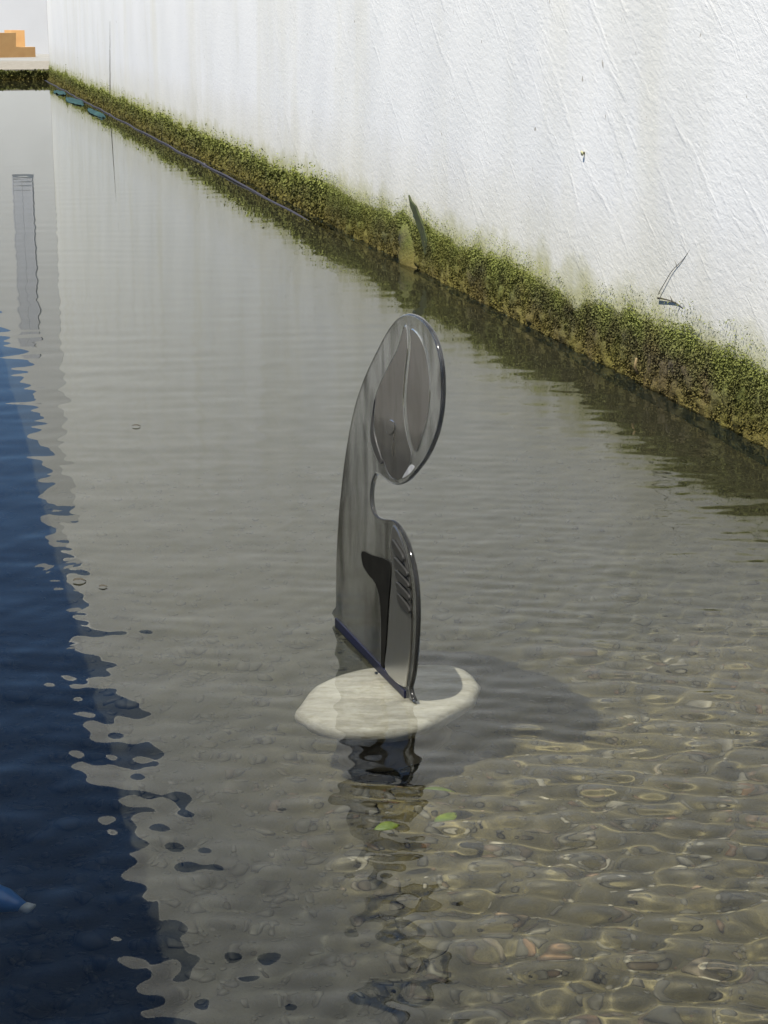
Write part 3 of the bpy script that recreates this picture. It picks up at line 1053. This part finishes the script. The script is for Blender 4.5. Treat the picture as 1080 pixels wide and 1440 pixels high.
# nail in the plaster
s, z = on_wall(821, 215)
nail = empty('nail', W(s, 0, z))
bm = bmesh.new()
tube(bm, [WN * -0.02, WN * 0.006 - Z * 0.001], 0.006, 10)
bm_obj('shank', bm, M_mortar, nail, True)
bm = bmesh.new()
tube(bm, [WN * 0.0061 - Z * 0.001, WN * 0.011 - Z * 0.002], 0.011, 12)
bm_obj('head', bm, M_wall, nail, True)
tag(nail, 'painted-over nail head sticking out of the white plaster', 'nail')
# hairline crack running down the plaster near the far end
bm = bmesh.new()
cr = []
for i in range(24):
    t = i / 23
    s, z = on_wall(155, 30 + 105 * t)
    cr.append(W(s + 0.03 * noise.noise(Vector((t * 9, 0, 2))), 0.004, z))
cko = empty('wall_crack', cr[-1])
tube(bm, local(cko, cr), [0.002 + 0.006 * (i / 23) for i in range(24)], 6)
bm_obj('groove', bm, M_crack, cko, True)
tag(cko, 'thin dark vertical crack in the white plaster above the moss', 'crack')

# leaves lying on the bed and floating
def leaf(name, center, L, w, yaw, tilt, mat, lab, group=None):
    v, f = [], []
    N = 9
    for i in range(N):
        t = i / (N - 1)
        hw = w * math.sin(math.pi * t ** 0.8) * 0.5 + 0.0008
        zc = 0.12 * L * math.sin(math.pi * t)
        for j in (-1, 0, 1):
            v.append(((t - 0.5) * L, j * hw, zc + (0.12 * w if j else 0)))
    for i in range(N - 1):
        for j in range(2):
            k = i * 3 + j
            f.append((k, k + 3, k + 4, k + 1))
    o = mesh_obj(name, v, f, mat, None, True)
    m = o.modifiers.new('thickness', 'SOLIDIFY')
    m.thickness = 0.0012
    o.location = center
    o.rotation_euler = (tilt, 0.1, yaw)
    tag(o, lab, 'leaf', group)
    return o
leaf('sunken_leaf', bed_hit(545, 1163, -0.10), 0.06, 0.028, 0.5, 0.3, M_leaf, 'yellow-green leaf under water, inside the dark reflection of the sculpture')
leaf('sunken_leaf', bed_hit(625, 1152, -0.16), 0.07, 0.034, 0.9, 0.2, M_leaf, 'bright green sunken leaf beside the reflection of the sculpture')
leaf('sunken_leaf', bed_hit(618, 1112, -0.2), 0.06, 0.03, 0.2, -0.2, M_leaf, 'dull green sunken leaf closer to the stone slab')
for x, y, L, lab in ((112, 818, 0.035, 'dark leaf floating, largest of the scraps near the blue reflection'), (145, 826, 0.022, 'tiny dark leaf scrap floating beside a larger one'),
                     (192, 600, 0.03, 'lone pale-edged scrap floating on the grey water')):
    c = on_level(x, y)
    leaf('floating_leaf', (c.x, c.y, 0.003), L, L * 0.4, 0.1, 0, M_leafb, lab, 'leaf scraps floating on the water')

# bright shell on the bed
sh = blob('shell', bed_hit(888, 1252, -DEPTH + 0.025), (0.019, 0.014, 0.009), M_shell, 9, 2, 0.3)
tag(sh, 'bright white shell fragment lying among the pebbles', 'shell')

# sunken blue and white bottle at the left edge
c = bed_hit(-8, 1264, -0.06)
bot = empty('plastic_bottle', c)
axis = Vector((0.90, -0.42, -0.1)).normalized()
bm = bmesh.new()
prf = [(-0.20, 0.012), (-0.195, 0.036), (-0.17, 0.042), (-0.03, 0.042), (0.01, 0.037), (0.05, 0.018), (0.062, 0.0125)]
tube(bm, [axis * a for a, _ in prf], [r_ for _, r_ in prf], 20)
bm_obj('shell', bm, M_blue, bot, True)
for a, l in ((-0.012, 0.010), (0.008, 0.0)):
    bm = bmesh.new()
    tube(bm, [axis * (a - 0.04), axis * (a - 0.028)], 0.0428, 20)
    bm_obj('stripe', bm, M_white, bot, True)
bm = bmesh.new()
tube(bm, [axis * 0.0625, axis * 0.080], 0.0145, 14)
bm_obj('cap', bm, M_white, bot, True)
tag(bot, 'sunken blue plastic bottle with white cap in the dark blue water', 'bottle')

for o in sc_root.children:
    if o.name.split('.')[0] in ('body', 'face', 'cheek', 'wing'):
        o.cycles.is_caustics_caster = True

# everything under water receives the light focused by the ripples
for o in [bed, grav, grit, slab, foot, sh, bot] + list(bot.children):
    if o.type == 'MESH':
        o.cycles.is_caustics_receiver = True
for o in bpy.data.objects:
    if o.name.startswith('sunken_leaf'):
        o.cycles.is_caustics_receiver = True
